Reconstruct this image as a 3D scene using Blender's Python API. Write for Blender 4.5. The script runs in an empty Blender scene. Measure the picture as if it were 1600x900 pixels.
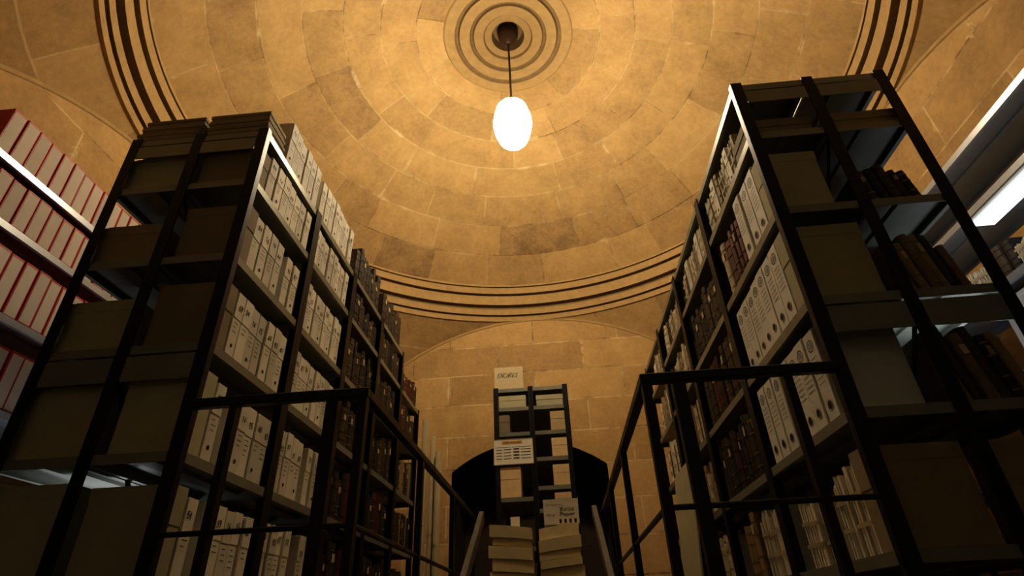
import bpy, bmesh, math, random
from mathutils import Vector, Matrix
random.seed(7)
S = bpy.context.scene
COL = S.collection
PI = math.pi
try:
    S.view_settings.view_transform = 'Standard'
    S.view_settings.look = 'Medium High Contrast'
except Exception as e:
    print('LOOK', e)

# ------------------------------------------------------------------ materials
def nd(nt, t, **kw):
    n = nt.nodes.new(t)
    for k, v in kw.items():
        setattr(n, k, v)
    return n

def mth(nt, op, a, b=None, clamp=False):
    n = nd(nt, 'ShaderNodeMath', operation=op)
    n.use_clamp = clamp
    for i, v in enumerate((a, b)):
        if v is None:
            continue
        if isinstance(v, (int, float)):
            n.inputs[i].default_value = v
        else:
            nt.links.new(v, n.inputs[i])
    return n.outputs[0]

def mat(name, c, rough=.6, metal=0.0, var=.15, ns=9, rand=.1, bump=0.0):
    m = bpy.data.materials.new(name)
    m.use_nodes = True
    nt = m.node_tree
    b = nt.nodes['Principled BSDF']
    tc = nd(nt, 'ShaderNodeTexCoord')
    no = nd(nt, 'ShaderNodeTexNoise')
    no.inputs['Scale'].default_value = ns
    no.inputs['Detail'].default_value = 4
    nt.links.new(tc.outputs['Object'], no.inputs['Vector'])
    oi = nd(nt, 'ShaderNodeObjectInfo')
    a = mth(nt, 'MULTIPLY_ADD', no.outputs['Fac'], 2 * var)
    a.node.inputs[2].default_value = 1 - var
    r = mth(nt, 'MULTIPLY_ADD', oi.outputs['Random'], 2 * rand)
    r.node.inputs[2].default_value = 1 - rand
    v = mth(nt, 'MULTIPLY', a, r)
    h = nd(nt, 'ShaderNodeHueSaturation')
    h.inputs['Color'].default_value = (*c, 1)
    nt.links.new(v, h.inputs['Value'])
    nt.links.new(h.outputs['Color'], b.inputs['Base Color'])
    b.inputs['Roughness'].default_value = rough
    b.inputs['Metallic'].default_value = metal
    if bump:
        bp = nd(nt, 'ShaderNodeBump')
        bp.inputs['Strength'].default_value = bump
        bp.inputs['Distance'].default_value = .004
        nt.links.new(no.outputs['Fac'], bp.inputs['Height'])
        nt.links.new(bp.outputs['Normal'], b.inputs['Normal'])
    return m

def ramp(nt, fac, stops):
    r = nd(nt, 'ShaderNodeValToRGB')
    e = r.color_ramp.elements
    while len(e) < len(stops):
        e.new(.5)
    for i, (p, c) in enumerate(stops):
        e[i].position = p
        e[i].color = (*c, 1)
    nt.links.new(fac, r.inputs['Fac'])
    return r.outputs['Color']

def mix(nt, fac, a, b, mode='MIX'):
    n = nd(nt, 'ShaderNodeMix', data_type='RGBA', blend_type=mode)
    for s, v in ((n.inputs[0], fac), (n.inputs[6], a), (n.inputs[7], b)):
        if isinstance(v, (int, float)):
            s.default_value = v
        elif isinstance(v, tuple):
            s.default_value = (*v, 1)
        else:
            nt.links.new(v, s)
    return n.outputs[2]

def maprange(nt, v, a, b, c, d, interp='SMOOTHSTEP'):
    mr = nd(nt, 'ShaderNodeMapRange')
    mr.interpolation_type = interp
    nt.links.new(v, mr.inputs[0])
    for i, x in enumerate((a, b, c, d)):
        mr.inputs[i + 1].default_value = x
    return mr.outputs[0]

def emit(name, c, s, grad=None):
    m = bpy.data.materials.new(name); m.use_nodes = True
    nt = m.node_tree; nt.nodes.remove(nt.nodes['Principled BSDF'])
    e = nd(nt, 'ShaderNodeEmission')
    e.inputs['Color'].default_value = (*c, 1)
    e.inputs['Strength'].default_value = s
    if grad:      # glow shaped by height to spare apex and shelves, strongest at the belly
        tc = nd(nt, 'ShaderNodeTexCoord')
        sp = nd(nt, 'ShaderNodeSeparateXYZ')
        nt.links.new(tc.outputs['Object'], sp.inputs[0])
        up = maprange(nt, sp.outputs[2], *grad[0])
        dn = maprange(nt, sp.outputs[2], *grad[1])
        nt.links.new(mth(nt, 'MULTIPLY', up, dn), e.inputs['Strength'])
    nt.links.new(e.outputs[0], nt.nodes['Material Output'].inputs[0])
    return m

STONE_STOPS = [(0.0, (.20, .126, .060)), (.22, (.325, .210, .093)), (.5, (.44, .290, .126)), (.75, (.515, .357, .166)), (1.0, (.60, .45, .24))]

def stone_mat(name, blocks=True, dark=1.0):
    m = bpy.data.materials.new(name)
    m.use_nodes = True
    nt = m.node_tree
    b = nt.nodes['Principled BSDF']
    tc = nd(nt, 'ShaderNodeTexCoord')
    def noise(scale, detail=5, rough=.55):
        n = nd(nt, 'ShaderNodeTexNoise')
        n.inputs['Scale'].default_value = scale
        n.inputs['Detail'].default_value = detail
        n.inputs['Roughness'].default_value = rough
        nt.links.new(tc.outputs['Object'], n.inputs['Vector'])
        return n.outputs['Fac']
    big, mid, fine, tiny = noise(.9), noise(4.0, 6, .62), noise(22, 6, .72), noise(90, 3)
    smear = noise(2.6, 4, .6)
    if blocks:
        u0 = nd(nt, 'ShaderNodeUVMap', uv_map='blk')
        u1 = nd(nt, 'ShaderNodeUVMap', uv_map='siz')
        s0 = nd(nt, 'ShaderNodeSeparateXYZ'); nt.links.new(u0.outputs[0], s0.inputs[0])
        s1 = nd(nt, 'ShaderNodeSeparateXYZ'); nt.links.new(u1.outputs[0], s1.inputs[0])
        u, v, w, h = s0.outputs[0], s0.outputs[1], s1.outputs[0], s1.outputs[1]
        e = mth(nt, 'MINIMUM', mth(nt, 'MINIMUM', u, mth(nt, 'SUBTRACT', w, u)), mth(nt, 'MINIMUM', v, mth(nt, 'SUBTRACT', h, v)))
        e2 = mth(nt, 'ADD', e, mth(nt, 'MULTIPLY', mth(nt, 'SUBTRACT', fine, .5), .026))
        joint = maprange(nt, e2, .0, .012, 1.0, 0.0)
        wide = maprange(nt, mth(nt, 'ADD', e, mth(nt, 'MULTIPLY', mth(nt, 'SUBTRACT', fine, .5), .08)), .004, .03, 1.0, 0.0)
        at = nd(nt, 'ShaderNodeAttribute', attribute_name='tone')
        sp = nd(nt, 'ShaderNodeSeparateXYZ'); nt.links.new(at.outputs['Vector'], sp.inputs[0])
        tone = sp.outputs[0]
    else:
        so = nd(nt, 'ShaderNodeSeparateXYZ'); nt.links.new(tc.outputs['Object'], so.inputs[0])
        cb = nd(nt, 'ShaderNodeCombineXYZ')
        nt.links.new(mth(nt, 'ADD', so.outputs[0], so.outputs[1]), cb.inputs[0])
        nt.links.new(mth(nt, 'ADD', so.outputs[2], mth(nt, 'MULTIPLY', mth(nt, 'SUBTRACT', mid, .5), .03)), cb.inputs[1])
        def brick(ms):
            br = nd(nt, 'ShaderNodeTexBrick')
            br.inputs['Scale'].default_value = 1
            br.inputs['Brick Width'].default_value = 1.08
            br.inputs['Row Height'].default_value = .385
            br.inputs['Mortar Size'].default_value = ms
            br.inputs['Mortar Smooth'].default_value = .6
            br.inputs['Color1'].default_value = (0, 0, 0, 1)
            br.inputs['Color2'].default_value = (1, 1, 1, 1)
            br.inputs['Mortar'].default_value = (.5, .5, .5, 1)
            br.offset = .43
            nt.links.new(cb.outputs[0], br.inputs['Vector'])
            return br
        br = brick(.011)
        joint = br.outputs['Fac']
        tone = br.outputs['Color']
        wide = mth(nt, 'MULTIPLY', brick(.035).outputs['Fac'], maprange(nt, fine, .42, .6, 0, 1))
    t = mth(nt, 'ADD', mth(nt, 'MULTIPLY', tone, .28 if blocks else .34), mth(nt, 'MULTIPLY', mth(nt, 'SUBTRACT', mid, .12), .70))
    t = mth(nt, 'ADD', t, mth(nt, 'MULTIPLY', mth(nt, 'SUBTRACT', fine, .5), .65))
    t = mth(nt, 'ADD', t, mth(nt, 'MULTIPLY', mth(nt, 'SUBTRACT', big, .5), .35), True)
    base = ramp(nt, t, STONE_STOPS)
    jc = ramp(nt, mth(nt, 'ADD', big, mth(nt, 'MULTIPLY', mth(nt, 'SUBTRACT', mid, .5), .9)), [(.38, (.19, .115, .05)), (.58, (.58, .45, .25))])
    c = mix(nt, mth(nt, 'MULTIPLY', joint, .62 if blocks else .9), base, jc)
    pale = mth(nt, 'MULTIPLY', wide, maprange(nt, smear, .57, .68, 0, .5 if blocks else .8))
    c = mix(nt, pale, c, (.70, .57, .36))
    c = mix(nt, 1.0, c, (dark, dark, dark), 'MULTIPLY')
    nt.links.new(c, b.inputs['Base Color'])
    b.inputs['Roughness'].default_value = .85
    bp = nd(nt, 'ShaderNodeBump')
    bp.inputs['Strength'].default_value = .4 if blocks else .6
    bp.inputs['Distance'].default_value = .009
    hh = mth(nt, 'SUBTRACT', mth(nt, 'ADD', mth(nt, 'MULTIPLY', fine, .6), mth(nt, 'MULTIPLY', tiny, .25)), mth(nt, 'MULTIPLY', joint, .5))
    nt.links.new(hh, bp.inputs['Height'])
    nt.links.new(bp.outputs['Normal'], b.inputs['Normal'])
    return m

M_STONE = stone_mat('dome_stone_blocks', True)
M_WALL = stone_mat('wall_stone_courses', False)
M_BOUNCE = mat('entrance_bounce_grey', (.36, .355, .31), .9, 0, .12, 4, 0, .2)  # made-up finish of the unseen entrance, bounces neutral light onto the shelf ends
M_TRIM = mat('moulding_stone', (.37, .25, .112), .85, 0, .26, 14, 0, .3)
M_GROOVE = mat('dark_groove_stone', (.20, .132, .06), .9, 0, .3, 18, 0, .25)  # darker tone for the grooves of ring moulding and boss
M_FLOOR = mat('worn_floor', (.05, .042, .034), .7, 0, .3, 5, 0, .3)
M_POST = mat('dark_painted_steel', (.020, .021, .025), .42, .55, .25, 20, .1)
M_SHELF = mat('grey_painted_shelf', (.26, .27, .24), .40, .35, .15, 14, .08)
M_BRIGHT = mat('grey_wall_shelf', (.44, .47, .52), .30, .35, .12, 14, .05)
M_RAIL = mat('black_railing_paint', (.010, .010, .012), .38, .3, .3, 20, 0)
M_GREYRAIL = mat('grey_handrail_paint', (.15, .15, .14), .5, .2, .2, 20, 0)
M_WHITE = mat('off_white_card', (.73, .71, .63), .7, 0, .12, 12, .18)
M_FILE = mat('white_coated_card', (.76, .77, .75), .5, 0, .05, 9, .07)
M_KRAFT = mat('brown_kraft_card', (.30, .245, .155), .8, 0, .18, 14, .2)
M_TAN = mat('tan_card', (.66, .50, .29), .8, 0, .2, 20, .2)
M_OLIVE = mat('greyish_archive_card', (.47, .45, .31), .8, 0, .15, 12, .12)
M_CREAM = mat('yellowed_card', (.66, .57, .36), .75, 0, .15, 12, .12)
M_ROLL = mat('yellowed_roll_paper', (.30, .25, .15), .8, 0, .12, 12, .1)
M_RED = mat('red_card', (.40, .028, .018), .5, 0, .12, 10, .12)
M_SPINE = mat('white_spine_paper', (.78, .74, .66), .65, 0, .08, 10, .08)
M_REDLAB = mat('buff_spine_paper', (.54, .475, .42), .7, 0, .1, 14, .12)
M_INK = mat('black_ink', (.012, .011, .012), .6, 0, .2, 30, 0)
M_GREYINK = mat('grey_ink', (.22, .21, .22), .6, 0, .1, 30, 0)
M_BLUEINK = mat('blue_ink', (.02, .05, .28), .6, 0, .1, 30, 0)
M_ORANGE = mat('orange_print', (.62, .33, .06), .6, 0, .1, 30, 0)
M_HOLE = mat('black_hole', (.006, .006, .006), .8, 0, .1, 30, 0)
M_RIM = mat('metal_rim', (.45, .45, .45), .3, .8, .1, 30, 0)
M_PAGE = mat('aged_paper_edge', (.55, .46, .30), .85, 0, .2, 60, .15)
M_PAPER = mat('loose_white_paper', (.74, .70, .60), .8, 0, .15, 40, .15)
M_STRING = mat('strap_cotton', (.45, .38, .25), .8, 0, .1, 40, .1)
LC = {
    'brown': mat('brown_leather', (.055, .038, .024), .55, 0, .35, 16, .3, .3),
    'black': mat('blackish_cloth', (.025, .023, .022), .6, 0, .35, 16, .3, .2),
    'red': mat('dark_red_cloth', (.095, .017, .013), .55, 0, .25, 16, .3, .2),
    'tan': mat('tan_vellum', (.30, .225, .125), .65, 0, .3, 16, .25, .3),
    'pale': mat('pale_vellum', (.58, .52, .38), .65, 0, .25, 16, .2, .2),
}
M_GOLD = mat('worn_gilt', (.30, .21, .08), .45, .3, .2, 40, .1)
M_WOOD = mat('brown_lamp_canopy', (.045, .022, .012), .5, 0, .2, 20, 0)
M_CORD = mat('dark_cord', (.05, .03, .02), .7, 0, .1, 20, 0)
M_GLOW = emit('glowing_glass', (1, .82, .55), 120, ((-.25, -.05, 34, 178), (.05, .2, 1, .26)))
M_TUBE = emit('fluorescent_diffuser', (.78, .90, 1), 1.7)

# ------------------------------------------------------------------ mesh helpers
def bx(bm, x0, x1, y0, y1, z0, z1):
    v = [bm.verts.new(p) for p in ((x0, y0, z0), (x1, y0, z0), (x1, y1, z0), (x0, y1, z0), (x0, y0, z1), (x1, y0, z1), (x1, y1, z1), (x0, y1, z1))]
    for f in ((0, 3, 2, 1), (4, 5, 6, 7), (0, 1, 5, 4), (1, 2, 6, 5), (2, 3, 7, 6), (3, 0, 4, 7)):
        bm.faces.new([v[i] for i in f])
    return v

def bevel(bm, off):
    bmesh.ops.bevel(bm, geom=list(bm.edges), offset=off, segments=1, affect='EDGES', profile=.5)

def bar(bm, p, q, w, t, side):
    p, q, side = Vector(p), Vector(q), Vector(side).normalized()
    d = (q - p).normalized()
    n = d.cross(side).normalized()
    v = []
    for c in (p, q):
        for a, b in ((-1, -1), (1, -1), (1, 1), (-1, 1)):
            v.append(bm.verts.new(c + n * a * w / 2 + side * b * t / 2))
    for f in ((0, 1, 2, 3), (7, 6, 5, 4), (0, 4, 5, 1), (1, 5, 6, 2), (2, 6, 7, 3), (3, 7, 4, 0)):
        bm.faces.new([v[i] for i in f])

def lathe(bm, prof, n=48, c=(0, 0, 0), mi=None):
    rings = []
    for r, z in prof:
        if r < 1e-6:
            rings.append([bm.verts.new((c[0], c[1], c[2] + z))])
        else:
            rings.append([bm.verts.new((c[0] + r * math.cos(2 * PI * i / n), c[1] + r * math.sin(2 * PI * i / n), c[2] + z)) for i in range(n)])
    for k, (a, b) in enumerate(zip(rings, rings[1:])):
        for i in range(n):
            j = (i + 1) % n
            if len(a) == 1 and len(b) == 1:
                continue
            if len(a) == 1:
                f = bm.faces.new((a[0], b[j], b[i]))
            elif len(b) == 1:
                f = bm.faces.new((a[i], a[j], b[0]))
            else:
                f = bm.faces.new((a[i], a[j], b[j], b[i]))
            if mi:
                f.material_index = mi[k]

def prism(bm, pts, z0, z1):
    a = [bm.verts.new((x, y, z0)) for x, y in pts]
    b = [bm.verts.new((x, y, z1)) for x, y in pts]
    n = len(pts)
    bm.faces.new(a[::-1]); bm.faces.new(b)
    for i in range(n):
        j = (i + 1) % n
        bm.faces.new((a[i], a[j], b[j], b[i]))

def disc(bm, x, cy, cz, ry, rz, n=18):
    bm.faces.new([bm.verts.new((x, cy + ry * math.cos(2 * PI * i / n), cz + rz * math.sin(2 * PI * i / n))) for i in range(n)])

def ringp(bm, x, cy, cz, ry, rz, t, n=22):
    o = [bm.verts.new((x, cy + ry * math.cos(2 * PI * i / n), cz + rz * math.sin(2 * PI * i / n))) for i in range(n)]
    k = [bm.verts.new((x, cy + (ry - t) * math.cos(2 * PI * i / n), cz + (rz - t) * math.sin(2 * PI * i / n))) for i in range(n)]
    for i in range(n):
        j = (i + 1) % n
        bm.faces.new((o[i], o[j], k[j], k[i]))

def quadx(bm, x, y0, y1, z0, z1):
    bm.faces.new([bm.verts.new(p) for p in ((x, y0, z0), (x, y1, z0), (x, y1, z1), (x, y0, z1))])

_TX = {}
def text_geo(s):
    if s not in _TX:
        cu = bpy.data.curves.new('writing', 'FONT')
        cu.body = s
        cu.resolution_u = 2
        o = bpy.data.objects.new('writing', cu)
        COL.objects.link(o)
        bpy.context.view_layer.update()
        me = bpy.data.meshes.new_from_object(o.evaluated_get(bpy.context.evaluated_depsgraph_get()))
        vs = [tuple(v.co)[:2] for v in me.vertices]
        fs = [tuple(p.vertices) for p in me.polygons]
        bpy.data.objects.remove(o)
        bpy.data.meshes.remove(me)
        x0, x1 = min(v[0] for v in vs), max(v[0] for v in vs)
        y0, y1 = min(v[1] for v in vs), max(v[1] for v in vs)
        _TX[s] = ([(v[0] - (x0 + x1) / 2, v[1] - (y0 + y1) / 2) for v in vs], fs, x1 - x0, y1 - y0)
    return _TX[s]

def add_text(bm, s, x, cy, cz, w, h, tilt=0.0):
    vs, fs, tw, th = text_geo(s)
    sx, sy = w / tw, h / th
    ca, sa = math.cos(tilt), math.sin(tilt)
    nv = []
    for a, b in vs:
        a *= sx; b *= sy
        nv.append(bm.verts.new((x, cy + a * ca - b * sa, cz + a * sa + b * ca)))
    for f in fs:
        try:
            bm.faces.new([nv[i] for i in f])
        except ValueError:
            pass

HAND = {
    '0': [[(.5, 1), (.1, .7), (.1, .25), (.5, 0), (.9, .3), (.85, .75), (.5, 1)]], '1': [[(.2, .75), (.55, 1), (.5, 0)]],
    '3': [[(.1, .9), (.6, 1), (.8, .75), (.4, .55), (.9, .3), (.5, 0), (0, .1)]], '5': [[(.9, 1), (.2, 1), (.1, .55), (.7, .6), (.9, .3), (.5, 0), (0, .1)]],
    '6': [[(.8, 1), (.2, .6), (.1, .2), (.5, 0), (.9, .25), (.5, .5), (.15, .35)]], '7': [[(0, 1), (.9, 1), (.3, 0)]],
    '9': [[(.9, .7), (.5, .5), (.1, .7), (.4, 1), (.9, .8), (.7, 0)]], 'G': [[(1, .85), (.5, 1), (.05, .6), (.1, .15), (.6, 0), (1, .15), (1, .45), (.6, .45)]],
    'E': [[(1, 1), (.05, 1), (0, 0), (1, .05)], [(0, .5), (.8, .52)]], 'N': [[(0, 0), (.1, 1), (.9, .05), (1, 1)]],
    'C': [[(1, .9), (.5, 1), (0, .6), (.1, .1), (.6, 0), (1, .15)]], 'A': [[(0, 0), (.5, 1), (1, 0)], [(.2, .4), (.8, .42)]],
    'R': [[(0, 0), (.05, 1), (.8, .92), (.8, .6), (0, .5), (1, 0)]], 'S': [[(1, .9), (.4, 1), (0, .75), (.9, .35), (.6, 0), (0, .1)]],
}
def hand(bm, s, x, cy, cz, w, h, t=.004, slant=.15, rnd=random):
    """hand lettering drawn as pen strokes in the plane x"""
    n = len(s)
    cw = w / (n + .3 * (n - 1))
    for i, chh in enumerate(s):
        o = cy - w / 2 + i * cw * 1.3
        dz = rnd.uniform(-.06, .06) * h
        k = rnd.uniform(.88, 1.08)
        for st in HAND[chh]:
            pts = [Vector((x, o + a * cw + b * h * slant, cz - h / 2 + b * h * k + dz)) for a, b in st]
            for p, q in zip(pts, pts[1:]):
                d = (q - p).normalized()
                nn = Vector((0, -d.z, d.y)) * t / 2
                e = d * t * .3
                bm.faces.new([bm.verts.new(v) for v in (p - e - nn, q + e - nn, q + e + nn, p - e + nn)])

def M(bm, name, *mts, smooth=False, normals=True):
    me = bpy.data.meshes.new(name)
    if normals:
        bmesh.ops.recalc_face_normals(bm, faces=bm.faces)
    bm.to_mesh(me)
    bm.free()
    for mt in mts:
        me.materials.append(mt)
    if smooth:
        for p in me.polygons:
            p.use_smooth = True
    return me

def ob(name, me, parent=None, loc=(0, 0, 0), rot=0):
    o = bpy.data.objects.new(name, me)
    COL.objects.link(o)
    o.location = loc
    o.rotation_euler = (0, 0, rot)
    if parent:
        o.parent = parent
    return o

def tag(o, label, cat, group=None):
    o['label'] = label
    o['category'] = cat
    if group:
        o['group'] = group
    return o

def struct(name, me):
    o = ob(name, me)
    o['kind'] = 'structure'
    return o

# ------------------------------------------------------------------ the room
D = 3.5            # dome axis (y)
L = 3.0            # half side of the square
Z0 = .82           # springing of the arches
RB, ZB, ZA = 2.86, 4.27, 5.50
HC = ZA - ZB
RS = (RB * RB + HC * HC) / (2 * HC)
def zd(r): return ZA - RS + math.sqrt(RS * RS - r * r)

bm = bmesh.new()
uv0 = bm.loops.layers.uv.new('blk')
uv1 = bm.loops.layers.uv.new('siz')
cl = bm.loops.layers.float_color.new('tone')
def patch(f, ns, nt_, W, H, mi=0):
    t = random.random()
    t2 = random.random()
    if random.random() < .03:
        t = -.3
    g = [[bm.verts.new(f(i / ns, j / nt_)) for j in range(nt_ + 1)] for i in range(ns + 1)]
    for i in range(ns):
        for j in range(nt_):
            vs = [(g[i][j], i, j), (g[i + 1][j], i + 1, j), (g[i + 1][j + 1], i + 1, j + 1), (g[i][j + 1], i, j + 1)]
            fc = bm.faces.new([v[0] for v in vs])
            fc.smooth = True
            fc.material_index = mi
            for lp, (_, a, b) in zip(fc.loops, vs):
                lp[uv0].uv = (a / ns * W, b / nt_ * H)
                lp[uv1].uv = (W, H)
                lp[cl] = (t, t2, 0, 1)
rr = [.62, .92, 1.25, 1.58, 1.91, 2.24, 2.56, RB]
for k in range(len(rr) - 1):
    r0, r1 = rr[k], rr[k + 1]
    n = max(7, round(2 * PI * (r0 + r1) / 2 / .78))
    cuts = [2 * PI * (i + random.uniform(-.22, .22)) / n for i in range(n)]
    cuts.append(cuts[0] + 2 * PI)
    ph = random.random() * 2
    for a0, a1 in zip(cuts, cuts[1:]):
        off = random.uniform(-.002, .002)
        def f(s, t, a0=a0, a1=a1, r0=r0, r1=r1, off=off, ph=ph):
            a = ph + a0 + (a1 - a0) * s
            r = r0 + (r1 - r0) * t
            return (r * math.cos(a), D + r * math.sin(a), zd(r) + off)
        patch(f, 6, 3, (a1 - a0) * (r0 + r1) / 2, math.hypot(r1 - r0, zd(r0) - zd(r1)))
# pendentives: sphere through the four arches
RP = L * math.sqrt(2)
nz = 9
for q in range(4):
    for k in range(nz):
        za, zb = L * k / nz, L * (k + 1) / nz
        rm = math.sqrt(RP * RP - ((za + zb) / 2) ** 2)
        n = max(2, round(rm * PI / 2 / .8))
        sh = random.uniform(-.3, .3)
        cuts = [0] + [PI / 2 * (i + sh) / n for i in range(1, n)] + [PI / 2]
        for a0, a1 in zip(cuts, cuts[1:]):
            lo = min(math.acos(min(1, L / math.sqrt(RP * RP - zz * zz))) for zz in (za, zb))
            hi = PI / 2 - lo
            if a1 <= lo or a0 >= hi:
                continue
            def f(s, t, a0=a0, a1=a1, za=za, zb=zb, q=q):
                z = za + (zb - za) * t
                r = math.sqrt(RP * RP - z * z)
                l = math.acos(min(1, L / r))
                a = min(max(a0 + (a1 - a0) * s, l), PI / 2 - l) + q * PI / 2
                return (r * math.cos(a), D + r * math.sin(a), Z0 + z)
            patch(f, 8, 5, (a1 - a0) * rm, zb - za + .03)
# short barrel vault over the entrance side, behind the viewer
nb = 12
for k in range(nb):
    for y1 in (D - L, D - L - 1.0):
        def f(s, t, k=k, y1=y1):
            a = PI * (k + t) / nb
            return (L * math.cos(a), y1 - 1.0 * s, Z0 + L * math.sin(a))
        patch(f, 1, 4, 1.0, PI * L / nb, 1)
bmesh.ops.dissolve_degenerate(bm, dist=1e-4, edges=list(bm.edges))
bmesh.ops.remove_doubles(bm, verts=list(bm.verts), dist=1e-4)
struct('ceiling', M(bm, 'ceiling', M_STONE, M_BOUNCE, normals=False))

# stepped ring moulding at the foot of the dome, its grooves in a darker tone
bm = bmesh.new()
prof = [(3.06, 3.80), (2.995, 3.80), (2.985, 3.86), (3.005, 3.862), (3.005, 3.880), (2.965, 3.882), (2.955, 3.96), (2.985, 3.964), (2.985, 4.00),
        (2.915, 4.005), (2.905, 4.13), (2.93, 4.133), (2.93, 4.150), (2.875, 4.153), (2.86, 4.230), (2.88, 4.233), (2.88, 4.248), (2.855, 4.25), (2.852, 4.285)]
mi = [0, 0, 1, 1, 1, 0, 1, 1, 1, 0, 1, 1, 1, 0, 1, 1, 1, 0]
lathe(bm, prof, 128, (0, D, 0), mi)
struct('trim_1', M(bm, 'ring_moulding', M_TRIM, M_GROOVE))
# carved boss of worn stepped rings around the lamp rose
bm = bmesh.new()
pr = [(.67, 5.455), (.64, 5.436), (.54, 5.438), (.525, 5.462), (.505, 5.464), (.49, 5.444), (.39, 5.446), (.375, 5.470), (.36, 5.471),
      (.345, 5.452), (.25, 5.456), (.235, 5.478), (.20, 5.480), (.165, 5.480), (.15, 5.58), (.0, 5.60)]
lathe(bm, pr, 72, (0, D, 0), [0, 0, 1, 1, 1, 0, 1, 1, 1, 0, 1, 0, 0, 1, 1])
struct('trim_2', M(bm, 'boss', M_TRIM, M_GROOVE))

# walls
def arc_pts(cx, cz, r, a0, a1, n):
    return [(cx + r * math.cos(a0 + (a1 - a0) * i / n), cz + r * math.sin(a0 + (a1 - a0) * i / n)) for i in range(n + 1)]
NX, NH, NS, NC = -.155, .89, 1.90, 2.21
nr = (NH * NH + (NC - NS) ** 2) / (2 * (NC - NS))
na = math.asin(NH / nr)
narc = arc_pts(NX, NC - nr, nr, PI / 2 - na, PI / 2 + na, 20)      # right to left
bm = bmesh.new()
out = arc_pts(0, Z0, L, PI, 0, 48)
poly = [(-L, -.02)] + out + [(L, -.02), (NX + NH, -.02)] + narc + [(NX - NH, -.02)]
bm.faces.new([bm.verts.new((x, D + L, z)) for x, z in poly])
bmesh.ops.triangulate(bm, faces=list(bm.faces))
struct('wall_back', M(bm, 'wall_back', M_WALL, normals=False))
# worn arris along the wall arches
for k, (nm, place) in enumerate((('trim_3', lambda a, o: (a, D + L - o)), ('trim_4', lambda a, o: (-L + o, D + a)), ('trim_5', lambda a, o: (L - o, D + a)))):
    bm = bmesh.new()
    N = 56
    sec = [(L + .02, 0.0), (L + .01, .008), (L - .02, .010), (L - .035, -.01)]
    g = []
    for i in range(N + 1):
        t = PI * i / N
        row_ = []
        for r_, o_ in sec:
            x_, y_ = place(r_ * math.cos(t), o_)
            row_.append(bm.verts.new((x_, y_, Z0 + r_ * math.sin(t))))
        g.append(row_)
    for i in range(N):
        for j in range(len(sec) - 1):
            bm.faces.new((g[i][j], g[i + 1][j], g[i + 1][j + 1], g[i][j + 1]))
    struct(nm, M(bm, nm, M_TRIM))
bm = bmesh.new()
npoly = [(NX + NH, -.02)] + narc + [(NX - NH, -.02)]
fr = [bm.verts.new((x, D + L, z)) for x, z in npoly]
bk = [bm.verts.new((x, D + L + 1.0, z)) for x, z in npoly]
for i in range(len(npoly) - 1):
    bm.faces.new((fr[i], fr[i + 1], bk[i + 1], bk[i]))
bm.faces.new(bk)
struct('wall_niche', M(bm, 'wall_niche', stone_mat('shaded_niche_stone', False, .10), normals=False))  # recess shade put into the colour: a darkened copy of the wall stone
for nm, sx in (('wall_left', -1), ('wall_right', 1)):
    bm = bmesh.new()
    po = [(D - L - 2.0, -.02), (D - L - 2.0, Z0), (D - L, Z0)] + arc_pts(D, Z0, L, PI, 0, 48)[1:] + [(D + L, -.02)]
    bm.faces.new([bm.verts.new((sx * L, y, z)) for y, z in po])
    bmesh.ops.triangulate(bm, faces=list(bm.faces))
    struct(nm, M(bm, nm, M_WALL, normals=False))
bm = bmesh.new()
bm.faces.new([bm.verts.new((x, D - L - 2.0, z)) for x, z in [(-L, -.02)] + arc_pts(0, Z0, L, PI, 0, 24) + [(L, -.02)]])
struct('wall_entrance', M(bm, 'wall_entrance', M_BOUNCE, normals=False))

# floor with the stair well the viewer stands in
bm = bmesh.new()
HW, YS0, YS1 = .42, -1.1, 4.15
for (x0, x1, y0, y1) in ((-L, -HW, -1.5, 6.5), (HW, L, -1.5, 6.5), (-HW, HW, -1.5, YS0), (-HW, HW, YS1, 6.5), (NX - NH, NX + NH, 6.5, 7.5)):
    bx(bm, x0, x1, y0, y1, -.12, 0)
for x in (-HW - .06, HW):
    bx(bm, x, x + .06, YS0, YS1, -1.3, -.12)
bx(bm, -HW, HW, YS0 - .06, YS0, -1.3, -.12)
bx(bm, -HW, HW, YS0, YS1 + .1, -1.4, -1.3)
for i in range(7):
    bx(bm, -HW, HW, YS1 - .28 * (7 - i), YS1, -1.3 + .163 * i, -1.3 + .163 * (i + 1))
struct('floor', M(bm, 'floor', M_FLOOR))

# ------------------------------------------------------------------ pendant lamp
root = ob('pendant_lamp', None, loc=(0, D, 4.22))
tag(root, 'glowing faceted pendant lamp hanging from the boss of the stone dome', 'lamp')
bm = bmesh.new()
lathe(bm, [(0, -.265), (.075, -.262), (.115, -.225), (.150, -.155), (.168, -.06), (.172, .0), (.170, .06), (.160, .12), (.135, .19), (.085, .235), (.05, .245)], 10)
ob('lamp_shade', M(bm, 'lamp_shade', M_GLOW), root)
bm = bmesh.new()
lathe(bm, [(0, .30), (.035, .295), (.055, .27), (.06, .245), (.0, .246)], 20)
ob('shade_cap', M(bm, 'shade_cap', M_WOOD), root)
bm = bmesh.new()
lathe(bm, [(.010, .29), (.010, 1.17)], 8)
ob('cord', M(bm, 'cord', M_CORD), root)
bm = bmesh.new()
lathe(bm, [(0, 1.14), (.03, 1.145), (.075, 1.19), (.098, 1.25), (.105, 1.30), (0, 1.30)], 28)
ob('ceiling_canopy', M(bm, 'ceiling_canopy', M_WOOD, smooth=True), root)

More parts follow.
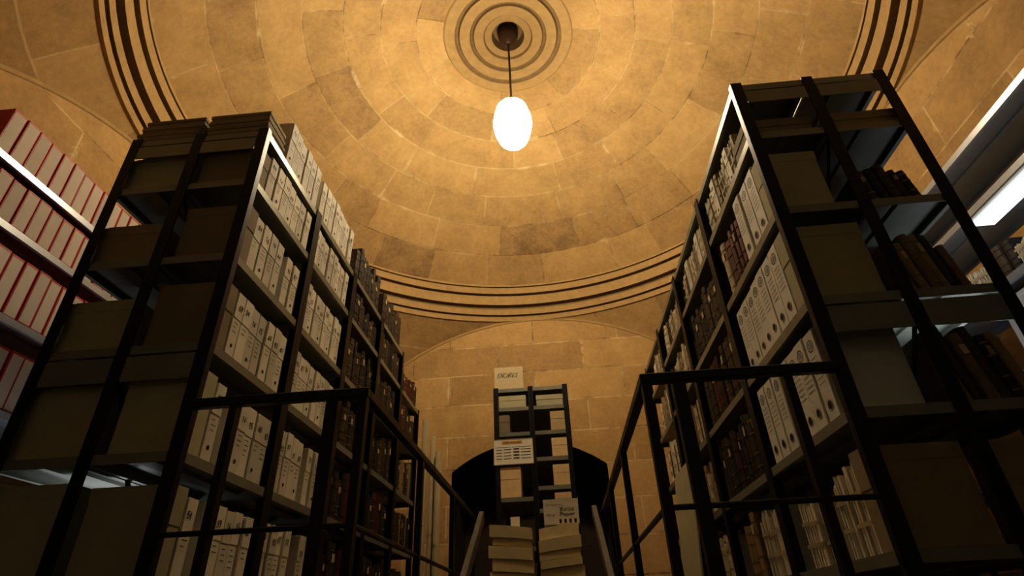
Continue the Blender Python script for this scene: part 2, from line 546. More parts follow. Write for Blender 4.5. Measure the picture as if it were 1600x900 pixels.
# ------------------------------------------------------------------ shelving
_SH = {}
def post_mesh(h, sx, sy):
    """angle iron: sx -1/0/1 which outer side, sy -1 near / 1 far"""
    k = ('post', round(h, 3), sx, sy)
    if k not in _SH:
        b = bmesh.new()
        w = .046
        x0, x1 = {-1: (0, w), 0: (-w / 2, w / 2), 1: (-w, 0)}[sx]
        y0, y1 = (0, .004) if sy < 0 else (-.004, 0)
        bx(b, x0, x1, y0, y1, 0, h)
        xr = {-1: (0, .004), 0: (-.002, .002), 1: (-.004, 0)}[sx]
        bx(b, xr[0], xr[1], min(sy * -.030, 0), max(sy * -.030, 0), 0, h)
        bx(b, x0, x1, min(sy * -.04, 0), max(sy * -.04, 0), 0, .006)
        _SH[k] = M(b, 'post', M_POST)
    return _SH[k]
def shelf_mesh(w, l, mt):
    k = ('shelf', round(w, 3), round(l, 3), mt.name)
    if k not in _SH:
        b = bmesh.new()
        bx(b, -w / 2, w / 2, -l / 2, l / 2, -.003, 0)
        for s in (-1, 1):
            a, c = sorted((s * w / 2, s * (w / 2 - .003)))
            bx(b, a, c, -l / 2, l / 2, -.034, -.003)
            a, c = sorted((s * (w / 2 - .003), s * (w / 2 - .018)))
            bx(b, a, c, -l / 2, l / 2, -.034, -.031)
            a, c = sorted((s * l / 2, s * (l / 2 - .003)))
            bx(b, -w / 2 + .003, w / 2 - .003, a, c, -.034, -.003)
        bx(b, -.03, .03, -l / 2 + .003, l / 2 - .003, -.016, -.003)
        _SH[k] = M(b, 'shelf', mt)
    return _SH[k]
def shelving(label, x0, x1, y0, y1, ztop, cols, mt, group, panels=(), single=False, brace=True):
    xc, yc = (x0 + x1) / 2, (y0 + y1) / 2
    r = ob('shelving_unit', None, loc=(xc, yc, 0))
    tag(r, label, 'shelving', group)
    w, l = x1 - x0, y1 - y0
    px = [(-w / 2, -1), (w / 2, 1)] if single else [(-w / 2, -1), (0, 0), (w / 2, 1)]
    for x, sx in px:
        for sy in (-1, 1):
            ob('post', post_mesh(ztop, sx, sy), r, (x, sy * l / 2, 0))
    spans = [(-w / 2, w / 2)] if single else [(-w / 2, 0), (0, w / 2)]
    for (a, c), lev in zip(spans, cols):
        for z in lev:
            ob('shelf', shelf_mesh(c - a - .012, l - .012, mt), r, ((a + c) / 2, 0, z))
        for (za, zb) in panels:
            b = bmesh.new()
            bx(b, a + .048 if a < -.01 else a + .025, c - .048 if c > .01 else c - .025, -l / 2, -l / 2 + .003, za, zb)
            ob('end_panel', M(b, 'end_panel', M_SHELF), r)
    if brace and not single:
        for za, zb in ((.25, 1.15), (1.15, 2.0)):
            for s in (-1, 1):
                b = bmesh.new()
                bar(b, (s * .0022, -l / 2 * s + s * .04, za), (s * .0022, l / 2 * s - s * .04, zb), .022, .003, (1, 0, 0))
                ob('brace', M(b, 'brace', M_POST), r)
    return r

AX, UW = 1.04, .65
LEV = [2.342, 2.05, 1.66, 1.27, .88, .49, .10]
ZT = 2.352
LB = [1.70, 2.32, 2.94, 3.56, 4.18, 4.80]
RBAY = [1.70, 2.50, 3.30, 4.10, 4.90]
LN = ['nearest left unit', 'second left unit', 'third left unit', 'fourth left unit', 'farthest left unit']
RN = ['nearest right unit', 'second right unit', 'third right unit', 'fourth right unit']
LABL = ['dark steel shelving unit nearest on the left of the central aisle', 'second dark steel shelving unit down the left of the central aisle',
        'third shelving unit on the left, first one crowded with dark ledgers', 'fourth shelving unit down the left of the central aisle',
        'lower farthest shelving unit on the left, next to standing paper rolls']
LABR = ['dark steel shelving unit nearest on the right, half empty at its end', 'second dark steel shelving unit down the right of the central aisle',
        'third dark steel shelving unit down the right of the central aisle', 'fourth and last shelving unit down the right of the central aisle']
for i in range(5):
    shelving(LABL[i], -AX - UW, -AX, LB[i], LB[i + 1], ZT if i < 4 else 2.06, [LEV, LEV] if i < 4 else [LEV[1:], LEV[1:]], M_SHELF,
             'left row of shelving units', ((2.225, 2.295), (1.13, 1.225)) if i == 0 else ())
for i in range(4):
    shelving(LABR[i], AX, AX + UW, RBAY[i], RBAY[i + 1], ZT, [LEV, LEV], M_SHELF, 'right row of shelving units', ((2.225, 2.295), (1.13, 1.225)) if i == 0 else ())
WB = [.30, 1.60, 3.10, 4.40]
WL = ['nearest', 'middle', 'farthest']
for i in range(3):
    shelving(WL[i] + ' wall shelving unit behind the left row, holding red edged boxes', -2.64, -2.30, WB[i], WB[i + 1], ZT, [LEV], M_BRIGHT, 'left wall shelving', (), True)
    shelving(WL[i] + ' bright metal wall shelving unit behind the right row', 2.30, 2.64, WB[i], WB[i + 1], ZT, [LEV], M_BRIGHT, 'right wall shelving', (), True)
# fluorescent luminaire screwed under a shelf of the right wall shelving
r = ob('fluorescent_luminaire', None, loc=(2.372, 2.10, 2.014))
tag(r, 'glowing white fluorescent luminaire under the right wall shelving', 'light')
b = bmesh.new()
prism(b, [(-.06, -.32), (.06, -.32), (.06, .32), (-.06, .32)], -.014, 0)
ob('housing', M(b, 'housing', M_FILE), r)
b = bmesh.new()
bx(b, -.05, .05, -.308, .308, -.042, -.0145)
bevel(b, .006)
ob('diffuser', M(b, 'diffuser', M_TUBE), r)

# ------------------------------------------------------------------ things on the shelves
_P = {}
def proto(kind, w, h, d, v):
    k = (kind, round(w, 3), round(h, 3), round(d, 3), v)
    if k in _P:
        return _P[k]
    rnd = random.Random(int(w * 1e4) * 7 + int(h * 1e4) * 3 + v * 131)
    ch = []
    b = bmesh.new()
    if kind in ('white', 'kraft', 'olive', 'tan'):
        bx(b, -d, 0, -w / 2, w / 2, 0, h)
        bevel(b, .003)
        bx(b, -.05, .002, -w / 2 + .003, w / 2 - .003, h * .60, h + .0015)
        bx(b, -d - .001, -.02, -w / 2 - .0012, w / 2 + .0012, h - .045, h + .001)
        body = M(b, 'archive_box', {'white': M_WHITE, 'kraft': M_KRAFT, 'olive': M_OLIVE, 'tan': M_TAN}[kind])
        if kind == 'white':
            c = bmesh.new()
            s = ['59', '16', '15', '60', '93', '07', '51', 'G9'][v % 8]
            hand(c, s, .0032, rnd.uniform(-.008, .004), h * rnd.uniform(.70, .84), w * .42, h * rnd.uniform(.07, .10), .0036, .12, rnd)
            for q in range(2 + v % 3):
                zz = h * (.52 - .07 * q)
                quadx(c, .0015, -w * .26, w * rnd.uniform(.0, .28), zz, zz + .003)
            ch.append(('spine_writing', M(c, 'spine_writing', M_INK, normals=False)))
            if v % 2:
                c = bmesh.new()
                disc(c, .0012, 0, h * .17, .008, .008)
                ch.append(('finger_hole', M(c, 'finger_hole', M_HOLE, normals=False)))
    elif kind == 'file':
        bx(b, -d, 0, -w / 2, w / 2, 0, h)
        bevel(b, .003)
        bx(b, -d + .01, -.004, -w / 2 - .0012, w / 2 + .0012, h - .03, h + .0012)
        body = M(b, 'box_file', M_FILE)
        c = bmesh.new()
        ringp(c, .0012, 0, h * .84, w * .29, h * .068, .0035)
        add_text(c, 'GB', .0012, 0, h * .84, w * .34, h * .065)
        ch.append(('logo', M(c, 'logo', M_INK, normals=False)))
        c = bmesh.new()
        for q in range(6):
            zz = h * (.70 - .058 * q)
            quadx(c, .0012, -w * .30, w * .30, zz, zz + .0028)
        ch.append(('ruled_lines', M(c, 'ruled_lines', M_GREYINK, normals=False)))
        c = bmesh.new()
        disc(c, .0014, 0, h * .17, .0145, .0145)
        ch.append(('finger_hole', M(c, 'finger_hole', M_HOLE, normals=False)))
        c = bmesh.new()
        ringp(c, .0018, 0, h * .17, .0175, .0175, .004)
        ch.append(('hole_rim', M(c, 'hole_rim', M_RIM, normals=False)))
    elif kind == 'redbox':
        bx(b, -d, 0, -w / 2, w / 2, 0, h)
        bevel(b, .003)
        body = M(b, 'box_file', M_RED)
        c = bmesh.new()
        bx(c, 0, .0012, -w / 2 + .0075, w / 2 - .0075, .010, h - .014)
        ch.append(('spine_label', M(c, 'spine_label', M_REDLAB)))
    elif kind.startswith('led'):
        col = kind.split(':')[1]
        t, ad = .004, min(.014, w * .3)
        arc = [(-ad + ad * math.cos(a), math.sin(a)) for a in [-PI / 2 + PI * i / 8 for i in range(9)]]
        o_ = [(-d, -w / 2)] + [(x, y * w / 2) for x, y in arc] + [(-d, w / 2)]
        i_ = [(-d, w / 2 - t)] + [(x - t, y * (w / 2 - t)) for x, y in arc[::-1]] + [(-d, -w / 2 + t)]
        prism(b, o_ + i_, 0, h)
        body = M(b, 'ledger_book', LC[col])
        c = bmesh.new()
        bx(c, -d + .006, -ad - .003, -w / 2 + t, w / 2 - t, .004, h - .006)
        ch.append(('page_block', M(c, 'page_block', M_PAGE)))
        c = bmesh.new()
        for zz in (.14, .34, .66, .86):
            oo = [(x * 1.0 + .002, y * (w / 2 + .0004)) for x, y in arc]
            ii = [(x - .002, y * (w / 2 - .001)) for x, y in arc[::-1]]
            prism(c, oo + ii, h * zz, h * zz + .006)
        ch.append(('spine_bands', M(c, 'spine_bands', LC[col] if v % 4 else M_GOLD)))
        if v % 3 == 0:
            c = bmesh.new()
            bx(c, .0005, .0022, -w * .26, w * .26, h * .68, h * .82)
            ch.append(('spine_label', M(c, 'spine_label', M_PAGE)))
    elif kind == 'bundle':
        y = -w / 2
        while y < w / 2 - .004:
            tt = min(rnd.uniform(.004, .012), w / 2 - y)
            bx(b, -d + rnd.uniform(0, .02), -rnd.uniform(0, .012), y, y + tt - .0008, 0, h * rnd.uniform(.84, 1))
            y += tt
        body = M(b, 'paper_bundle', M_PAPER)
        c = bmesh.new()
        for zz in (.3, .62):
            bx(c, .0005, .002, -w / 2, w / 2, h * zz, h * zz + .012)
        ch.append(('tie', M(c, 'tie', M_STRING)))
    elif kind in ('flat', 'flatcream', 'flatolive'):
        bx(b, -d, 0, -w / 2, w / 2, 0, h * .97)
        bevel(b, .003)
        mt = {'flat': M_KRAFT, 'flatcream': M_CREAM, 'flatolive': M_OLIVE}[kind]
        body = M(b, 'flat_box', mt)
        c = bmesh.new()
        bx(c, -d - .003, .003, -w / 2 - .003, w / 2 + .003, h * .55, h)
        bevel(c, .002)
        ch.append(('lid', M(c, 'lid', mt)))
    _P[k] = (body, ch)
    return _P[k]

NAMES = {'white': 'archive_box', 'kraft': 'cardboard_box', 'olive': 'cardboard_box', 'tan': 'cardboard_box', 'file': 'box_file', 'redbox': 'box_file', 'bundle': 'paper_bundle',
         'flat': 'flat_box', 'flatcream': 'flat_box', 'flatolive': 'flat_box'}
CATS = {'white': 'archive box', 'kraft': 'cardboard box', 'olive': 'cardboard box', 'tan': 'cardboard box', 'file': 'box file', 'redbox': 'box file', 'bundle': 'paper bundle',
        'flat': 'flat box', 'flatcream': 'flat box', 'flatolive': 'flat box'}
DESC = {'white': 'white archive box', 'kraft': 'brown cardboard box', 'olive': 'drab cardboard box', 'file': 'white box file', 'redbox': 'red edged box file',
        'bundle': 'paper bundle', 'flat': 'brown flat box', 'flatcream': 'yellowed flat box', 'flatolive': 'drab flat box',
        'led:brown': 'dark brown ledger', 'led:black': 'black ledger', 'led:red': 'dark red ledger', 'led:tan': 'tan ledger', 'led:pale': 'pale ledger'}
ORD = 'first second third fourth fifth sixth seventh eighth ninth tenth eleventh twelfth thirteenth fourteenth fifteenth sixteenth seventeenth eighteenth nineteenth twentieth'.split()
SEQ = [0]
def put(kind, w, h, d, loc, rot, label, group=None):
    SEQ[0] += 1
    body, ch = proto(kind, w, h, d, SEQ[0] % 8)
    o = ob(NAMES.get(kind, 'ledger_book'), body, None, loc, rot)
    tag(o, label, CATS.get(kind, 'book'), group)
    for n, me in ch:
        ob(n, me, o)
    return o
def row(fx, rot, z, y0, specs, lev, unit, group, d=.27, gap=.003, jit=.012):
    y, cnt = y0, {}
    for sp in specs:
        k, w = sp[0], sp[1]
        if k == 'gap':
            y += w
            continue
        h = sp[2]
        dd = sp[3] if len(sp) > 3 else d
        c = cnt.get(k, 0)
        cnt[k] = c + 1
        j = random.uniform(0, jit)
        x = fx - j * math.cos(rot)
        put(k, w, h, dd, (x, y + w / 2, z), rot, f'{ORD[c]} {DESC[k]} from the near end, {lev}, {unit}', group)
        y += w + gap
LV = ['on top', 'top shelf', 'second shelf', 'third shelf', 'fourth shelf', 'fifth shelf']
R = random.Random(3)
def whites(n, h, w=.062):
    return [('white', w + R.uniform(-.003, .002), h + R.uniform(-.006, .004)) for _ in range(n)]
def ledgers(length, cols, hmin, hmax, wmin=.035, wmax=.075, d=.25):
    out, t = [], 0
    while True:
        w = R.uniform(wmin, wmax)
        if t + w + .003 > length:
            return out
        out.append(('led:' + R.choice(cols), w, R.uniform(hmin, hmax), d))
        t += w + .003
def files(n, h=.315, w=.082):
    return [('file', w, h) for _ in range(n)]
def bundles(n, h, w0=.07, w1=.12):
    return [('bundle', R.uniform(w0, w1), h * R.uniform(.75, 1)) for _ in range(n)]

lx, rx = -AX - .012, AX + .012
yl = [y + .034 for y in LB]
G = 'boxes on the left row of shelving'
# nearest left unit
row(lx, 0, LEV[0], yl[0] + .17, whites(6, .265), LV[0], LN[0], G)
row(lx, 0, LEV[1], yl[0], [('kraft', .075, .2)] + whites(7, .225), LV[1], LN[0], G)
row(lx, 0, LEV[2], yl[0], [('kraft', .075, .265)] + whites(4, .265) + [('gap', .05)] + whites(2, .26), LV[2], LN[0], G)
row(lx, 0, LEV[3], yl[0], [('kraft', .075, .27)] + whites(7, .27), LV[3], LN[0], G)
row(lx, 0, LEV[4], yl[0], [('olive', .08, .29)] + whites(1, .27) + [('gap', .06)] + whites(5, .27), LV[4], LN[0], G)
row(lx, 0, LEV[5], yl[0], [('olive', .08, .29)] + whites(1, .27) + [('gap', .06)] + whites(5, .27), LV[5], LN[0], G)
# second left unit
row(lx, 0, LEV[0], yl[1] - .02, whites(8, .26), LV[0], LN[1], G)
row(lx, 0, LEV[1], yl[1], whites(8, .225), LV[1], LN[1], G)
row(lx, 0, LEV[2], yl[1], whites(8, .265), LV[2], LN[1], G)
row(lx, 0, LEV[3], yl[1], whites(8, .265), LV[3], LN[1], G)
row(lx, 0, LEV[4], yl[1], whites(4, .27) + [('gap', .06)] + whites(3, .27), LV[4], LN[1], G)
row(lx, 0, LEV[5], yl[1], whites(4, .27) + [('gap', .10)] + whites(2, .27), LV[5], LN[1], G)
# farther left units: old ledgers
G = 'ledgers on the left row of shelving'
DK = ['black', 'brown', 'black', 'brown', 'brown']
for u in (2, 3, 4):
    for i in range(1 if u == 4 else 0, 6):
        cols = DK if i < 4 else ['red', 'black', 'brown', 'black']
        hm = .235 if i == 1 else .30
        if u == 4:
            cols = ['brown', 'black', 'red'] if i < 3 else ['tan', 'brown', 'black', 'brown']
        row(lx, 0, LEV[i], yl[u], ledgers(.54, cols, hm - .09, hm), LV[i] if u < 4 else (['', 'on top'] + LV[1:])[i], LN[u], G, .25)
# near ends of the outer column, left
ox = -AX - UW + .012
GE = 'boxes at the near end of the left row'
for i, (k, w, h) in enumerate([(None, 0, 0), ('olive', .10, .20), ('kraft', .10, .20), ('olive', .10, .22), ('olive', .10, .31), ('olive', .10, .31)]):
    if k:
        for j in range(2):
            put(k, w, h, .27, (ox, yl[0] + .05 + j * .105, LEV[i]), PI, f'{ORD[j]} {DESC[k]} from the end, outer {LV[i]}, {LN[0]}', GE)
# flat boxes stacked on top at the near end
for cx_, rot, nm in ((lx, 0, 'aisle'), (ox, PI, 'outer')):
    z = LEV[0]
    for j in range(3):
        put('flat', .17 - .006 * j, .046, .285, (cx_ - (.0 + .006 * j) * math.cos(rot), yl[0] + .055 + .004 * j, z), rot,
            f'{["lowest", "middle", "topmost"][j]} brown flat box stacked at the {nm} corner atop the {LN[0]}', 'flat boxes on top of the left row')
        z += .047

# right row
G = 'things on the right row of shelving'
yr = [y + .036 for y in RBAY]
row(rx, PI, LEV[1], yr[0], [('flat', .17, .10), ('bundle', .07, .21), ('white', .05, .2), ('led:pale', .05, .2), ('bundle', .08, .2), ('led:tan', .045, .21), ('white', .06, .22), ('led:pale', .05, .19), ('bundle', .07, .21)], LV[1], RN[0], G)
row(rx, PI, LEV[2], yr[0], [('olive', .09, .29, .22)] + files(3) + [('gap', .03)] + ledgers(.33, ['red', 'brown', 'red', 'pale'], .24, .3), LV[2], RN[0], G)
row(rx, PI, LEV[3], yr[0], [('olive', .09, .31)] + files(7), LV[3], RN[0], G)
row(rx, PI, LEV[4], yr[0], [('gap', .06)] + files(4) + [('gap', .03)] + files(3), LV[4], RN[0], G)
row(rx, PI, LEV[5], yr[0], [('kraft', .10, .28)] + bundles(2, .3) + [('gap', .05)] + bundles(3, .25), LV[5], RN[0], G)
row(rx, PI, LEV[1], yr[1], [('bundle', .09, .2), ('led:pale', .05, .21), ('white', .07, .22), ('led:tan', .05, .2), ('bundle', .08, .2), ('led:pale', .05, .2), ('white', .07, .21), ('led:brown', .06, .2), ('bundle', .09, .2)], LV[1], RN[1], G)
row(rx, PI, LEV[2], yr[1], ledgers(.70, ['red', 'brown', 'brown', 'black'], .24, .31), LV[2], RN[1], G)
row(rx, PI, LEV[3], yr[1], ledgers(.70, ['red', 'brown', 'brown'], .24, .31), LV[3], RN[1], G)
row(rx, PI, LEV[4], yr[1], ledgers(.70, ['brown', 'black', 'black', 'red'], .24, .31), LV[4], RN[1], G)
row(rx, PI, LEV[5], yr[1], bundles(3, .28) + ledgers(.30, ['pale', 'tan', 'brown'], .22, .3), LV[5], RN[1], G)
for i in range(1, 6):
    hh = .23 if i == 1 else .29
    sp = []
    for q in range(4):
        sp += bundles(1, hh, .05, .08) + ledgers(.105, ['pale', 'tan', 'pale', 'brown'], hh - .07, hh, .03, .05)
    row(rx, PI, LEV[i], yr[2], sp[:12], LV[i], RN[2], G)
    sp = []
    for q in range(3):
        sp += ledgers(.105, ['pale', 'tan', 'brown'], hh - .07, hh, .03, .05) + bundles(1, hh, .05, .08)
    row(rx, PI, LEV[i], yr[3], sp[:9], LV[i], RN[3], G)
# outer column of the nearest right unit: worn books leaning with their spines to the end
ex = AX + UW - .012
GB_ = 'worn books leaning at the near end of the right row'
put('flat', .2, .10, .28, (ex, yr[0] + .1, LEV[1]), 0, 'brown flat box on the outer top shelf, nearest right unit', G)
for i, hh, x0, n in ((2, .21, 1.43, 5), (3, .25, 1.415, 6), (4, .28, 1.415, 6)):
    x, cnt = x0, {}
    for q in range(n):
        col = R.choice([['black', 'brown'], ['brown', 'tan', 'brown'], ['black', 'brown', 'tan']][i - 2])
        w = R.uniform(.028, .042)
        h = R.uniform(hh - .06, hh)
        th_ = .16
        if x + w > 1.66:
            break
        c = cnt.get(col, 0); cnt[col] = c + 1
        o = put('led:' + col, w, h, .20, (x + w / 2, yr[0] + R.uniform(.0, .02), LEV[i] + w / 2 * math.sin(th_) + .001), -PI / 2,
                f'{ORD[c]} worn {DESC["led:" + col]} from the left, leaning on outer {LV[i]}, {RN[0]}', GB_)
        o.rotation_euler = (th_, 0, -PI / 2)
        x += w / math.cos(th_) + .003
    row(ex, 0, LEV[i], yr[0] + .27, ledgers(.40, ['black', 'brown', 'tan'], hh - .07, hh, .03, .05, .23), 'outer ' + LV[i], RN[0], 'ledgers in the outer half of the right row')
put('kraft', .1, .28, .27, (ex, yr[0] + .06, LEV[5]), 0, 'brown cardboard box on the outer fifth shelf, nearest right unit', G)

# red edged boxes on the wall shelving behind the left row
G = 'red edged box files on the left wall shelving'
wx = -2.30 - .012
for z, h, y0, n, lev in ((LEV[0], .25, 1.645, 18, 'on top'), (LEV[1], .225, 1.645, 18, 'top shelf'), (LEV[2], .29, 1.80, 16, 'second shelf'), (LEV[3], .27, 2.0, 7, 'third shelf')):
    row(wx, 0, z, y0, [('redbox', .073, h + R.uniform(-.004, .004)) for q in range(n)], lev, 'left wall shelving', G, .27)
# right wall shelving
G = 'things on the right wall shelving'
row(2.312, PI, LEV[2], 2.06, bundles(2, .12) + [('led:black', .06, .15), ('led:brown', .07, .16)] + bundles(2, .15), 'second shelf', 'right wall shelving', G)
b = bmesh.new()
bx(b, -.26, 0, -.22, .22, 0, .30); bevel(b, .003)
bx(b, -.262, .002, -.222, .222, .285, .303)
o = ob('printed_carton', M(b, 'printed_carton', M_FILE), None, (2.312, 2.28, LEV[3]), PI)
tag(o, 'white carton with big blue letters on the right wall shelving', 'carton')
c = bmesh.new(); add_text(c, 'UN', .003, 0, .16, .36, .16)
ob('lettering', M(c, 'lettering', M_BLUEINK, normals=False), o)

# ------------------------------------------------------------------ the end unit against the back wall
CX0, CX1, CY0, CY1 = -.37, .31, 4.86, 5.80
CM = (CX0 + CX1) / 2
shelving('narrow shelving unit at the end of the aisle before the back wall', CX0, CX1, CY0, CY1, 2.25,
         [[2.24, 2.06, 1.83, 1.58, 1.28, .90, .50, .10], [2.24, 2.06, 1.83, 1.60, 1.36, 1.18, .80, .45, .10]], M_SHELF, None, (), False, False)
fy = CY0 + .012
G = 'things on the end unit'
def cput(kind, w, h, x, z, label, d=.25):
    return put(kind, w, h, d, (x, fy, z), -PI / 2, label, G)
cput('olive', .25, .11, -.20, 2.06, 'low drab box at the upper left of the end unit')
cput('flatolive', .24, .10, .14, 2.06, 'low lidded drab box at the upper right of the end unit')
cput('kraft', .10, .16, -.28, 1.83, 'small brown box below the low drab box, left half of the end unit')
cput('tan', .13, .17, .20, 1.83, 'small tan box below the low lidded box, right half of the end unit')
cput('tan', .14, .16, .20, 1.60, 'small tan box level with the framed notice, right half of the end unit')
cput('tan', .18, .25, -.24, 1.28, 'tall tan box right under the framed notice on the end unit')
cput('tan', .15, .17, .20, 1.36, 'small tan box level with the tall tan box, right half of the end unit')
cput('tan', .15, .12, .20, 1.18, 'low tan box, lowest in the right half of the end unit')
# hand lettered card on top
b = bmesh.new()
bx(b, -.004, 0, -.135, .135, 0, .22)
o = ob('card_sign', M(b, 'card_sign', M_PAGE), None, (-.225, CY0 + .02, 2.241), -PI / 2)
tag(o, 'pale hand lettered card standing on top of the end unit', 'sign')
c = bmesh.new(); hand(c, 'ENCARES', .0012, -.012, .135, .185, .042, .0045, .2, random.Random(5))
ob('lettering', M(c, 'lettering', M_INK, normals=False), o)
# framed notice hung on the left half
b = bmesh.new()
for (y0, y1, z0, z1) in ((-.175, .175, 0, .006), (-.175, .175, .219, .225), (-.175, -.169, .006, .219), (.169, .175, .006, .219)):
    bx(b, -.008, .003, y0, y1, z0, z1)
o = ob('notice', M(b, 'notice', LC['tan']), None, (-.205, CY0 - .006, 1.545), -PI / 2)
tag(o, 'white framed notice with small yellow heading on the end unit', 'notice')
c = bmesh.new(); bx(c, -.006, .0005, -.169, .169, .006, .219)
ob('sheet', M(c, 'sheet', M_SPINE), o)
c = bmesh.new(); quadx(c, .0012, -.10, .08, .178, .206)
ob('heading_band', M(c, 'heading_band', M_ORANGE, normals=False), o)
c = bmesh.new(); add_text(c, 'MEDALLAS', .0018, -.01, .192, .15, .018)
for q in range(4):
    zz = .128 - q * .026
    quadx(c, .0014, -.15, -.10, zz, zz + .006)
    quadx(c, .0014, -.085, -.02, zz, zz + .006)
    quadx(c, .0014, .0, .05, zz, zz + .012)
    quadx(c, .0014, .065, .15, zz, zz + .006)
quadx(c, .0014, -.155, .155, .15, .153)
ob('lettering', M(c, 'lettering', M_INK, normals=False), o)
# untidy piles of yellowed folders in front of it
G = 'folder piles before the end unit'
def folder(k, w, d, h, e, sg):
    b = bmesh.new()
    n, m_ = 8, 3
    def z(y, lay):
        return lay * h + (k + lay) * e * sg * y / (w / 2) - (k + lay) * .0003 * (2 * y / w) ** 2
    gr = []
    for lay in (0, 1):
        gr.append([[b.verts.new((-d + d * i / m_, -w / 2 + w * j / n, z(-w / 2 + w * j / n, lay) - (0 if lay == 0 else .003))) for j in range(n + 1)] for i in range(m_ + 1)])
    for i in range(m_):
        for j in range(n):
            b.faces.new((gr[0][i][j], gr[0][i][j + 1], gr[0][i + 1][j + 1], gr[0][i + 1][j]))
            b.faces.new((gr[1][i][j], gr[1][i + 1][j], gr[1][i + 1][j + 1], gr[1][i][j + 1]))
    for j in range(n):
        for i, in ((0,), (m_,)):
            b.faces.new((gr[0][i][j], gr[0][i][j + 1], gr[1][i][j + 1], gr[1][i][j]))
    for i in range(m_):
        for j in (0, n):
            b.faces.new((gr[0][i][j], gr[0][i + 1][j], gr[1][i + 1][j], gr[1][i][j]))
    return M(b, 'folder', M_CREAM)
tops = {}
for sx_, n, nm, sg in ((-.215, 14, 'left', -1), (.145, 13, 'right', 1)):
    z = .006
    for j in range(n):
        h = R.choice([.055, .07, .085]) if j else .085
        w = .31 + R.uniform(-.03, .015)
        o = ob('folder', folder(j, w, .25, h, .0013, sg), None, (sx_ + R.uniform(-.012, .012), 4.44 + R.uniform(-.02, .02), z), -PI / 2 + R.uniform(-.07, .07))
        tag(o, f'{ORD[n - 1 - j]} yellowed folder from the top of the {nm} pile before the end unit', 'folder', G)
        z += h
    tops[nm] = z
b = bmesh.new()
bx(b, -.20, 0, -.15, .15, 0, .20); bevel(b, .003)
bx(b, -.202, .0012, -.152, .152, .185, .202)
o = ob('paper_carton', M(b, 'paper_carton', M_SPINE), None, (.165, 4.46, tops['right'] + .004), -PI / 2)
o.scale = (.88, .88, .88)
tag(o, 'printed copier paper carton on the right pile of folders', 'carton')
c = bmesh.new()
add_text(c, 'Symphony', .0022, -.055, .158, .15, .024)
add_text(c, '80 gr', .0022, -.085, .075, .08, .024)
ob('pale_lettering', M(c, 'pale_lettering', M_GREYINK, normals=False), o)
c = bmesh.new()
add_text(c, 'Xerox', .0024, .05, .122, .13, .036)
add_text(c, 'Paper', .0024, .055, .078, .13, .040)
ob('bold_lettering', M(c, 'bold_lettering', M_INK, normals=False), o)
c = bmesh.new()
for q in range(4):
    quadx(c, .0022, -.02 + q * .042, .0 + q * .042, .008, .04)
ob('stripes', M(c, 'stripes', M_INK, normals=False), o)
b = bmesh.new()
bx(b, -.003, 0, -.035, .035, 0, .075)
o = ob('index_card', M(b, 'index_card', M_SPINE), None, (-.19, 4.55, tops['left'] + .002), -PI / 2)
tag(o, 'small white card standing on the left pile of folders', 'card')

# rolled sheets and a board leaning at the far ends of the rows
for j, (x, y, h, r) in enumerate(((-1.00, 4.90, 2.0, .030), (-.93, 4.93, 1.86, .026), (-.87, 4.89, 1.70, .028))):
    b = bmesh.new()
    lathe(b, [(r, 0), (r, h), (r - .006, h), (r - .006, h - .25), (0, h - .25)], 20)
    o = ob('paper_roll', M(b, 'paper_roll', M_ROLL, smooth=True), None, (x, y, 0))
    tag(o, ['tallest', 'middle', 'shortest'][j] + ' dull cream paper roll standing at the far end of the left row', 'paper roll', 'paper rolls by the left row')
    c = bmesh.new()
    lathe(c, [(r + .001, h * .55), (r + .001, h * .55 + .02)], 20)
    ob('band', M(c, 'band', M_STRING), o)
b = bmesh.new()
bx(b, -.015, 0, -.30, .30, 0, 1.25); bevel(b, .003)
o = ob('cardboard_sheet', M(b, 'cardboard_sheet', M_OLIVE), None, (.90, 4.0, 0), 0)
o.rotation_euler = (0, .10, 0)
tag(o, 'tall drab cardboard sheet leaning against the right row', 'cardboard sheet')

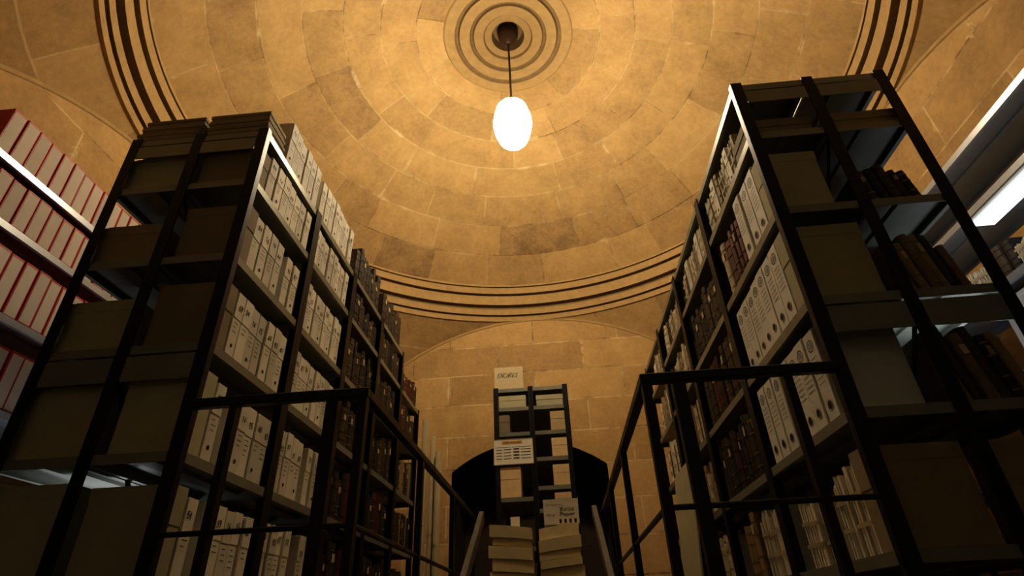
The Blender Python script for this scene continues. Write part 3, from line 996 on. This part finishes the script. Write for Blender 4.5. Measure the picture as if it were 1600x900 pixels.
# ------------------------------------------------------------------ railings of the stair well
for s, nm in ((-1, 'left'), (1, 'right')):
    r = ob('railing', None, loc=(s * .45, 1.68, 0))
    tag(r, f'black steel railing on the {nm} of the stair opening', 'railing')
    dz = 0 if s < 0 else -.018
    def P(x, y): return (s * (x - .45), y - 1.68)
    for z0, z1, t, nme in ((1.005 + dz, 1.036 + dz, .016, 'top_rail'), (.613, .628, .0075, 'mid_rail')):
        b = bmesh.new()
        xa, xb = sorted((s * (1.036 - .45), s * (-t)))
        bx(b, xa, xb, -t, t, z0, z1)
        bx(b, -t, t, t, 4.12 - 1.68, z0, z1)
        bevel(b, .003)
        ob(nme, M(b, nme, M_RAIL), r)
    for (x, y) in ((.45, 1.68), (.55, 1.68), (.88, 1.68), (.45, 2.5), (.45, 3.3), (.45, 4.1)):
        b = bmesh.new()
        px_, py_ = P(x, y)
        w = .013 if x != .55 else .020
        bx(b, px_ - w, px_ + w, py_ - .015, py_ + .015, 0, 1.004 + dz)
        bx(b, px_ - .035, px_ + .035, py_ - .035, py_ + .035, 0, .008)
        ob('post', M(b, 'post', M_RAIL), r)
    # sloping handrail down the stair, carried on the far post
    b = bmesh.new()
    bar(b, (s * -.055, 4.16 - 1.68, 1.03), (s * -.055, 2.25 - 1.68, -.07), .075, .035, (1, 0, 0))
    bevel(b, .004)
    h_ = ob('stair_handrail', M(b, 'stair_handrail', M_GREYRAIL), r)
    h_['label'] = 'grey sloping handrail'
    b = bmesh.new()
    bx(b, min(0, s * -.04), max(0, s * -.04), 4.095 - 1.68, 4.115 - 1.68, .975, .995)
    ob('bracket', M(b, 'bracket', M_RAIL), h_)

# ------------------------------------------------------------------ lights
def area(name, loc, target, sx, sy, power, col):
    ld = bpy.data.lights.new(name, 'AREA')
    ld.shape = 'RECTANGLE'; ld.size = sx; ld.size_y = sy
    ld.energy = power; ld.color = col
    o = bpy.data.objects.new(name, ld)
    COL.objects.link(o)
    o.location = loc
    o.rotation_euler = (Vector(target) - Vector(loc)).to_track_quat('-Z', 'Y').to_euler()
area('cool_light_left_lane', (-1.98, 2.2, .6), (-2.4, 2.3, 2.2), .1, 1.2, 2, (.92, .96, 1))
area('cool_light_right_lane', (1.98, 2.0, .9), (2.5, 2.1, 2.1), .1, 1.2, 4, (.86, .93, 1))
w = bpy.data.worlds.new('World'); S.world = w; w.use_nodes = True
w.node_tree.nodes['Background'].inputs[0].default_value = (.006, .005, .004, 1)

# ------------------------------------------------------------------ camera
th, ps, al, F = math.radians(31.4), math.radians(3.6), math.radians(2.5), 870.0
f = Vector((-math.sin(ps) * math.cos(th), math.cos(ps) * math.cos(th), math.sin(th)))
r0 = Vector((math.cos(ps), math.sin(ps), 0))
u0 = r0.cross(f)
rv = r0 * math.cos(al) - u0 * math.sin(al)
uv = u0 * math.cos(al) + r0 * math.sin(al)
cam = bpy.data.cameras.new('camera')
cam.sensor_width = 36
cam.lens = 36 * F / 1600
cam.clip_start = .02
co = bpy.data.objects.new('camera', cam)
COL.objects.link(co)
mw = Matrix((rv, uv, -f)).transposed().to_4x4()
mw.translation = Vector((.15, 0, .35))
co.matrix_world = mw
S.camera = co
